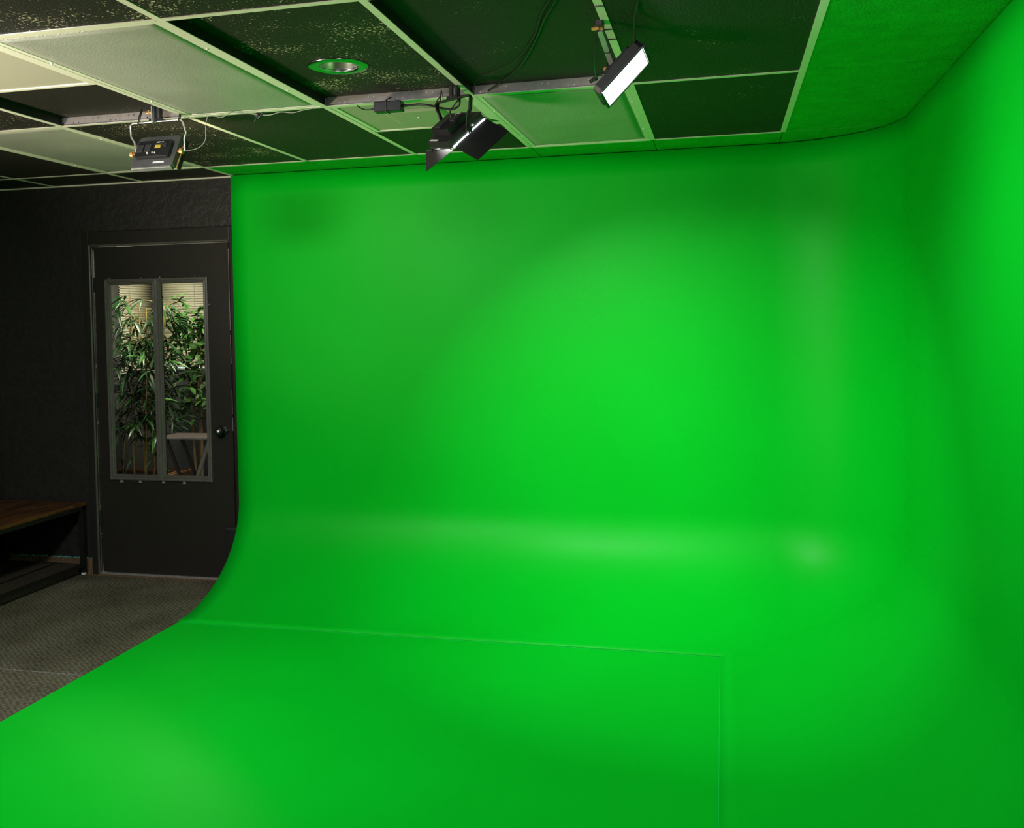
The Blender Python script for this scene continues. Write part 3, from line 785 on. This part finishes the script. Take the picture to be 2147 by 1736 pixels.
strap('bracket', [pL, tl*.55+pL*.45, tl*.72+pL*.28 - ydir*.006, tl - Vector((0,0,.010)), tl + ydir*.008, tr - ydir*.008, tr - Vector((0,0,.010)), tr*.6+pR*.4 + ydir*.004, tr*.45+pR*.55 - ydir*.004, pR], wv, .016, .006, 'black_plastic', t)
sm_ = Vector((1.806,-1.402,2.352))
mt_ = MB().cyl(sm_ - Vector((.008,0,0)), sm_ + Vector((-.008,0,.048)), .009, 12).cyl(sm_ + ydir*.016, sm_ + ydir*.016 + Vector((0,0,.048)), .007, 12).obox(sm_ + Vector((0,0,.006)), ydir, wv, (0,0,1), .028, .010, .006)
mt_.build('ceiling_mount', 'black_plastic', t)
for s, p0 in ((1, pL), (-1, pR)):
    MB().cyl(p0, p0 + A*s*.016, .011, 12).build('tilt_knob', 'black_plastic', t, .001)
q = tl + ydir*.018
MB().tube([q + Vector((0,0,-.004)), q + Vector((.004,0,.03)), q + Vector((.0,.02,.048))], .0024, 6).tube([q + Vector((0,0,.02)), q + Vector((-.012,0,.006)), q + Vector((-.022,0,-.012))], .0022, 6).tube([q + Vector((.006,0,.046)), q + Vector((.012,0,.018)), q + Vector((.014,0,-.004))], .0016, 6).build('cable_tie', 'black_plastic', t)
# power adapter and lead
ad = thing('power_adapter', (1.505, -1.262, 2.348), 'black power adapter strapped to the ceiling grid beside the barn door lamp', 'adapter')
MB().box((1.449,-1.283,2.352), (1.562,-1.236,2.392)).build('body', 'black_plastic', ad, .004)
MB().box((1.498,-1.2855,2.3505), (1.503,-1.234,2.3945)).tube([(1.500,-1.286,2.39),(1.505,-1.27,2.402),(1.511,-1.245,2.412)], .002, 6).tube([(1.503,-1.286,2.352),(1.508,-1.288,2.343)], .0016, 6).build('cable_tie', 'dark_metal', ad)
sr = MB()
for k in range(5): sr.cyl((1.562+k*.0075,-1.262,2.372), (1.567+k*.0075,-1.262,2.372), .0062-.0006*k, 10)
sr.cyl((1.562,-1.262,2.372), (1.604,-1.262,2.371), .0035, 8)
sr.build('strain_relief', 'black_plastic', ad)
MB().tube(smooth_path([(1.60,-1.262,2.3715),(1.635,-1.28,2.369),(1.69,-1.30,2.356),(1.745,-1.33,2.336),(1.795,-1.36,2.325),(1.822,-1.38,2.335),(1.826,-1.39,2.362),(1.822,-1.38,2.397)]), .0042, 8).build('lead', 'black_plastic', ad)
MB().tube(smooth_path([(1.452,-1.262,2.37),(1.42,-1.262,2.367),(1.392,-1.255,2.374),(1.368,-1.245,2.390)]), .0026, 8).build('mains_lead', 'black_plastic', ad)
MB().tube(smooth_path([(1.824,-1.398,2.350),(1.805,-1.392,2.330),(1.788,-1.385,2.312),(1.790,-1.385,2.29),(1.793,-1.38,2.268)]), .0032, 8).build('lamp_lead', 'black_plastic', ad)

# --- right head, glowing face
A = Vector((.073, .99, -.124)); U = Vector((.694, .039, .719)); c = Vector((2.483, -1.90, 2.266))
t, c, A, U, Nn = led_head('led_panel_lamp', c, A, U, .14, .19, .122, .17, 'led_3', 'glowing white LED lamp on a grey arm at the top right', True)
if Nn.z > 0: Nn = -Nn
w3, h3 = .142, .192
MB().obox(c - Nn*.014, A, U, Nn, w3/2, h3/2, .014, .014).build('housing', 'dark_metal', t, .002)
MB().obox(c + Nn*.0012, A, U, Nn, .061, .085, .0012).build('led_face', 'led_3', t)
lamp_light(t, c, A, U, Nn, .12, .168, LAMP3, (.95, .98, 1.0), 120)
cp = MB()
for s in (-1, 1): cp.obox(c + U*s*(h3/2-.004) + Nn*.003, A, U, Nn, w3/2-.008, .004, .004)
cp.obox(c - A*(w3/2-.004) + Nn*.002, A, U, Nn, .004, h3/2-.01, .003); cp.obox(c + A*(w3/2-.004) + Nn*.002, A, U, Nn, .004, h3/2-.01, .003)
cp.build('rim', 'charcoal', t, .001)
MB().obox(c - Nn*.034 + U*.01, A, U, Nn, w3*.36, h3*.30, .008, .006).build('control_box', 'black_plastic', t, .002)
for s in (-1, 1):
    MB().obox(c - A*s*(w3/2-.03) + U*(h3/2) - Nn*.004, A, U, Nn, .006, .005, .012).build('filter_clip', 'black_plastic', t)
MB().obox(c - U*(h3/2+.002) + Nn*.004, A, U, Nn, .010, .006, .004).build('filter_clip', 'black_plastic', t)
a0, a1 = Vector((2.421,-2.030,2.384)), Vector((2.449,-1.905,2.296))
d = (a1-a0).normalized(); sd = d.cross(Vector((0,0,1))).normalized(); up = sd.cross(d)
ar = MB(); ar.obox(a0 + d*.050, d, sd, up, .040, .0085, .006, .002); ar.obox(a1 - d*.030, d, sd, up, .030, .0085, .006, .002)
ar.build('arm', 'aluminium', t, .001)
MB().obox(a0 + d*.094, d, sd, up, .010, .0070, .005).build('arm_joint', 'charcoal', t)
for p0, p1, rr in ((a0, a0 - sd*.022, .006), (a0 + Vector((0,.012,.004)), a0 + Vector((0,.012,.004)) + sd*.012, .008), (a1 + d*.002, a1 - sd*.030, .007), (a1 + sd*.022 + Nn*.006, a1 + sd*.034 + Nn*.006, .005)):
    MB().cyl(p0, p1, rr, 10).build('brass_knob', 'brass', t, .001)
MB().obox(a0 + Vector((.002,-.008,.010)), (1,0,0),(0,1,0),(0,0,1), .013,.018,.008,.003).build('clamp', 'black_plastic', t, .001)
MB().obox(a1 - Nn*.006, d, sd, up, .014,.014,.010,.003).obox(a1 - Nn*.004, A, U, Nn, .018, .022, .006).build('swivel', 'black_plastic', t)
for y in (-2.19, -1.955, -1.845):
    MB().box((2.426, y-.0025, ZC-.0035), (2.454, y+.0025, ZC-.0008)).tube([(2.428, y, ZC-.002), (2.419, y-.006, ZC-.012), (2.414, y-.012, ZC-.018)], .002, 6).build('cable_tie', 'black_plastic', t)
MB().tube(smooth_path([(2.417,-2.03,2.380),(2.405,-1.98,2.350),(2.392,-1.90,2.325),(2.38,-1.80,2.315),(2.362,-1.62,2.340),(2.338,-1.45,2.378)]), .0026, 8).tube(smooth_path([(2.362,-1.62,2.340),(2.40,-1.75,2.318),(2.445,-1.88,2.282)]), .0026, 8).build('lead', 'black_plastic', t)
MB().cyl((2.340,-1.46,2.372), (2.326,-1.39,2.388), .008, 10).cyl((2.328,-1.40,2.386), (2.312,-1.40,2.376), .006, 8).build('plug', 'black_plastic', t)
rd = recenter(MB().tube([(2.548,-2.20,2.400),(2.530,-2.09,2.392),(2.524,-2.03,2.372),(2.520,-1.965,2.352)], .0030, 8).build('hanging_cord', 'dark_metal'))
tag(rd, 'thin dark cord hanging straight down above the glowing lamp', 'cord')
w1 = recenter(MB().tube(smooth_path([(1.845,-1.262,2.405),(1.887,-1.36,2.432),(1.978,-1.441,2.432),(2.085,-1.579,2.432),(2.19,-1.83,2.432),(2.245,-2.03,2.432),(2.30,-2.18,2.432)]), .0016, 6).build('ceiling_wire', 'dark_metal'))
tag(w1, 'thinner of two wires running up the dark raised tile, farther from the glowing lamp', 'wire', 'wires on the raised tile')
w2_ = recenter(MB().tube(smooth_path([(1.90,-1.236,2.412),(1.971,-1.30,2.431),(2.074,-1.481,2.431),(2.179,-1.767,2.431),(2.252,-2.000,2.431),(2.296,-2.12,2.431),(2.40,-2.40,2.431)]), .0026, 6).build('ceiling_wire', 'black_plastic'))
tag(w2_, 'thicker of two wires running up the dark raised tile, nearer the glowing lamp', 'wire', 'wires on the raised tile')

# ------------------------------------------------------------------ the room beyond the door
RX0, RX1, RY0, RY1 = -1.95, 0.60, YW+.10, 2.58
struct(MB().box((RX0-.1, RY0, -.12), (RX1+.1, RY1+.1, 0)).build('floor_2', 'room_dark'), 'dark floor of the room beyond the door')
struct(MB().box((RX0-.1, RY0, 2.40), (RX1+.1, RY1+.1, 2.5)).build('ceiling_2', 'white_frame'))
LY0, LY1, LZ0, LZ1 = 2.10, 2.50, 1.16, 2.18
wl = MB(); wl.box((RX0-.1, RY0, 0), (RX0, LY0, 2.4)); wl.box((RX0-.1, LY1, 0), (RX0, RY1+.1, 2.4)); wl.box((RX0-.1, LY0, 0), (RX0, LY1, LZ0)); wl.box((RX0-.1, LY0, LZ1), (RX0, LY1, 2.4))
struct(wl.build('wall_far_left', 'room_grey'))
BXa, BXb = -1.88, -1.47
wb = MB(); wb.box((RX0, RY1, 0), (BXa, RY1+.1, 2.4)); wb.box((BXb, RY1, 0), (RX1+.1, RY1+.1, 2.4)); wb.box((BXa, RY1, 0), (BXb, RY1+.1, LZ0)); wb.box((BXa, RY1, LZ1), (BXb, RY1+.1, 2.4))
struct(wb.build('wall_far_back', 'room_grey'))
struct(MB().box((RX1, RY0, 0), (RX1+.1, RY1, 2.4)).build('wall_far_right', 'room_grey'))
def window(name, a, b2):
    o = MB().box(a, b2).build(name, 'glass'); return struct(o)
window('window_1', (RX0-.07, LY0, LZ0), (RX0-.06, LY1, LZ1))
window('window_2', (BXa, RY1+.06, LZ0), (BXb, RY1+.07, LZ1))
def blind(p, along, length, nrm, z0, z1, label, beads):
    p, along, nrm = Vector(p), Vector(along), Vector(nrm)
    t = thing('venetian_blind', p + along*length/2 + Vector((0,0,z0)), label, 'blind', 'cream blinds beyond the door')
    pitch = .0205; cnt = int((z1-z0)/pitch)
    tilt = math.radians(58)
    dv = nrm*math.cos(tilt) - Vector((0,0,1))*math.sin(tilt)
    base = MB(); hw = .0125
    nn = dv.cross(along).normalized()
    vs = []
    for k in range(5):
        q = -1 + k*.5; off = dv*hw*q + nn*.0018*(1-q*q)
        vs += [off, along*length + off]
    fs = [(2*k, 2*k+1, 2*k+3, 2*k+2) for k in range(4)]
    base.add([v + world_loc(t) for v in vs], fs, True)
    s0 = base.build('slat', 'blind', t)
    so = s0.modifiers.new('thickness', 'SOLIDIFY'); so.thickness = .0006
    o0 = -along*length/2
    s0.location = o0 + Vector((0,0,pitch*.5+.018))
    for k in range(1, cnt):
        share(s0, 'slat', t, o0 + Vector((0,0,pitch*(k+.5)+.018)))
    P = p + Vector((0,0,z0))
    MB().obox(P + along*length/2 + Vector((0,0,.007)), along, nrm, (0,0,1), length/2, .011, .006, 0).build('bottom_rail', 'white_frame', t, .001)
    MB().obox(p + along*length/2 + Vector((0,0,z1+.015)), along, nrm, (0,0,1), length/2, .014, .016, 0).build('head_rail', 'white_frame', t, .001)
    for q in beads:
        MB().tube([P + along*length*q + nrm*.016, p + along*length*q + nrm*.016 + Vector((0,0,z1))], .0012, 6).build('ladder_cord', 'grey_web', t)
    return t
bl = blind((RX0+.02, 2.078, 0), (0,1,0), .47, (1,0,0), 1.150, 2.16, 'cream venetian blind behind the left glass pane of the door', (.25,))
bd = MB()
z = 1.35
while z < 2.1:
    bd.lathe((RX0+.040, 2.205, z), (0,0,1), [(0,-.003),(.003,0),(0,.003)], 8); z += .0165
bd.build('bead_chain', 'white_frame', bl)
blind((RX0+.06, RY1-.02, 0), (1,0,0), .445, (0,-1,0), 1.165, 2.16, 'cream venetian blind behind the right glass pane of the door', (.12, .82))

# planter with bamboo
PZ = .452
pl = thing('planter', (-1.36, 1.50, 0), 'low brown wooden planter box under the bamboo, seen through the door glass', 'planter')
bxx = MB(); PX0, PX1, PY0, PY1 = -1.72, -1.135, 1.36, 1.72
bxx.box((PX0, PY0, 0), (PX1, PY0+.02, PZ)); bxx.box((PX0, PY1-.02, 0), (PX1, PY1, PZ)); bxx.box((PX0, PY0+.02, 0), (PX0+.02, PY1-.02, PZ)); bxx.box((PX1-.02, PY0+.02, 0), (PX1, PY1-.02, PZ))
bxx.build('box', 'brown_wood', pl, .002)
MB().box((PX0-.01, PY0-.01, PZ-.014), (PX1+.01, PY0+.05, PZ)).box((PX0-.01, PY1-.05, PZ-.014), (PX1+.01, PY1+.01, PZ)).box((PX0-.01, PY0+.05, PZ-.014), (PX0+.05, PY1-.05, PZ)).box((PX1-.05, PY0+.05, PZ-.014), (PX1+.01, PY1-.05, PZ)).build('rim', 'brown_wood', pl, .002)
MB().box((PX0+.02, PY0+.02, .2), (PX1-.02, PY1-.02, PZ-.03)).build('soil', 'soil', pl)

def leaf_mesh(name, L, Wd, mat, droop, pts=7, fold=.25):
    vs, fs = [], []
    for k in range(pts):
        q = k/(pts-1); wdt = Wd*.5*(math.sin(math.pi*min(1, q**.8))**.9 if 0 < q < 1 else .0)
        y = L*q; z = -droop*L*q*q
        vs += [(-wdt, y, z + fold*wdt), (0, y, z), (wdt, y, z + fold*wdt)]
    for k in range(pts-1):
        for j in range(2): fs.append((k*3+j, k*3+j+1, (k+1)*3+j+1, (k+1)*3+j))
    me = bpy.data.meshes.new(name); me.from_pydata(vs, [], fs); me.polygons.foreach_set('use_smooth', [True]*len(fs)); me.materials.append(MATS[mat])
    return me
rl = random.Random(21)
bm_l = [leaf_mesh('leaf', 1.0, .13, 'bamboo_leaf', dr) for dr in (.15, .35, .6)]
fc_l = [leaf_mesh('leaf', 1.0, .52, 'ficus_leaf', dr, 6, .2) for dr in (.15, .4)]
def put_leaf(me, parent, loc, az, pitch, roll, s):
    o = bpy.data.objects.new('leaf', me); COL.objects.link(o); o.parent = parent
    o.location = Vector(loc) - world_loc(parent)
    q = Matrix.Rotation(az, 4, 'Z') @ Matrix.Rotation(pitch, 4, 'X') @ Matrix.Rotation(roll, 4, 'Y')
    o.rotation_mode = 'QUATERNION'; o.rotation_quaternion = q.to_quaternion(); o.scale = (s, s, s)
    return o
bam = thing('bamboo_plant', (-1.36, 1.52, PZ-.03), 'tall bamboo plant with yellow canes and narrow leaves, beyond the door glass', 'plant')
canes = [((-1.375, 1.50), (-1.40, 1.52, 1.70)), ((-1.465, 1.50), (-1.445, 1.49, 1.76)), ((-1.348, 1.47), (-1.30, 1.46, 1.66)), ((-1.322, 1.53), (-1.25, 1.56, 1.72)), ((-1.60, 1.56), (-1.50, 1.55, 1.52)), ((-1.262, 1.50), (-1.175, 1.50, 1.70)), ((-1.425, 1.60), (-1.455, 1.62, 1.60))]
rest = {}
def extra_leaf(store, me, loc, az, pitch, roll, sc):
    """a leaf past the first three hundred: joined into one foliage part"""
    mm = Matrix.Translation(loc) @ Matrix.Rotation(az, 4, 'Z') @ Matrix.Rotation(pitch, 4, 'X') @ Matrix.Rotation(roll, 4, 'Y') @ Matrix.Scale(sc, 4)
    mb = rest.setdefault(store, MB())
    mb.add([mm @ v.co for v in me.vertices], [tuple(q.vertices) for q in me.polygons], True)
spots = []
for (bx_, by_), (tx, ty, tz) in canes:
    p0 = Vector((bx_, by_, PZ-.03)); p1 = Vector((tx, ty, tz))
    pts = [p0.lerp(p1, k/8) for k in range(9)]
    cn = MB().tube(pts, .0075 if bx_ > -1.55 else .004, 8, .003)
    for k in range(1, 8): cn.lathe(pts[k], p1-p0, [(.0078-.0006*k, -.003), (.0092-.0007*k, 0), (.0078-.0006*k, .003)], 8)
    cn.build('cane', 'bamboo_cane', bam)
    for h in (.60, .72, .80, .86, .93, 1.00, 1.08, 1.16, 1.22, 1.30, 1.36, 1.42, 1.50, 1.56, 1.63, 1.70, 1.75):
        h += rl.uniform(-.03, .03)
        if h > tz or (bx_ < -1.55 and h < .7): continue
        P = p0.lerp(p1, max(0, (h - PZ)/(tz - PZ)))
        for br in range(1 if h < .75 else (3 if .78 < h < 1.5 else 2)):
            az = rl.uniform(0, 6.28); ln = rl.uniform(.04, .17)
            E = P + Vector((math.cos(az)*ln, math.sin(az)*ln*.7, rl.uniform(-.01, .07)))
            MB_b = rest.setdefault('twig', MB()); MB_b.tube([P, E], .0014, 4)
            for k in range(rl.choice((4, 5, 6))):
                spots.append((rl.choice(bm_l), E, az - math.pi/2 + rl.uniform(-1.2, 1.2), rl.uniform(-.7, .6), rl.uniform(-.6, .6), rl.uniform(.095, .165)))
rl.shuffle(spots)
spots.sort(key=lambda q: -q[5])
for n_, q in enumerate(spots):
    if n_ < 298: put_leaf(q[0], bam, *q[1:])
    else: extra_leaf('bamboo', *q)
rest['twig'].build('twigs', 'bamboo_cane', bam)['kind'] = 'stuff'
if 'bamboo' in rest: rest['bamboo'].build('foliage', 'bamboo_leaf', bam)['kind'] = 'stuff'
fic = thing('ficus_tree', (-1.10, 2.0, 0), 'bushy ficus tree with small oval leaves, behind the right glass pane', 'plant')
FX, FY = -1.23, 2.0
for k, (dx, dy, tx) in enumerate(((-.02, 0, -.10), (.012, .02, .02), (.035, -.01, .06))):
    pts = [(FX+dx+.012*math.sin(3*q+k) + tx*q*.6, FY+dy+.012*math.cos(3*q+2*k), .15 + 1.40*q) for q in [j/10 for j in range(11)]]
    MB().tube(pts, .014, 8, .005).build('stem', 'bark', fic)
MB().lathe((FX, FY, 0), (0,0,1), [(.0, 0), (.10, 0), (.13, .20), (.135, .22), (.12, .22), (.0, .19)], 20).build('pot', 'pot', fic)
spots = []
for k in range(640):
    a = rl.uniform(0, 6.28); u = rl.uniform(-1, 1); rr = rl.random()**.4
    band = rl.random()
    cz, hz, wx = (1.48, .24, .175) if band < .5 else ((1.20, .22, .19) if band < .75 else (.95, .16, .19))
    z = cz + hz*u*rr
    P = Vector((FX - .010 + math.cos(a)*wx*rr*math.sqrt(max(.1, 1-u*u*.6)), FY + math.sin(a)*wx*rr*.8, z))
    spots.append((rl.choice(fc_l), P, rl.uniform(0, 6.28), rl.uniform(-1.0, .6), rl.uniform(-.7, .7), rl.uniform(.050, .082)))
spots.sort(key=lambda q: q[1].y)
for n_, q in enumerate(spots):
    if n_ < 298: put_leaf(q[0], fic, *q[1:])
    else: extra_leaf('ficus', *q)
rest['ficus'].build('foliage', 'ficus_leaf', fic)['kind'] = 'stuff'
# folding tray table
tt = thing('tray_table', (-.78, 1.20, 0), 'dark brown folding tray table with crossed legs, beyond the right glass pane', 'table')
TX0, TX1, TY0, TY1, TZ = -1.00, -.56, 1.06, 1.33, .772
MB().box((TX0, TY0, TZ-.018), (TX1, TY1, TZ)).build('tray_top', 'mahogany', tt, .003)
MB().box((TX0-.002, TY0-.004, TZ-.016), (TX1+.002, TY0-.001, TZ-.003)).build('edge_band', 'aluminium', tt)
for ly in (TY0+.03, TY1-.05):
    for s in (-1, 1):
        xa, xb = ((TX0+.05, TX1-.10) if s > 0 else (TX1-.05, TX0+.10))
        dd = Vector((xb-xa, 0, -(TZ-.02))).normalized()
        yo = ly + .012*s
        MB().obox(((xa+xb)/2, yo, (TZ-.02)/2), dd, (0,1,0), dd.cross(Vector((0,1,0))), Vector((xb-xa, 0, TZ-.02)).length/2, .008, .011).build('leg', 'mahogany' if s > 0 or ly > 1.2 else 'aluminium', tt)
MB().cyl((-.78, TY0+.02, .37), (-.78, TY1-.03, .37), .006, 8).build('pivot_rod', 'aluminium', tt)
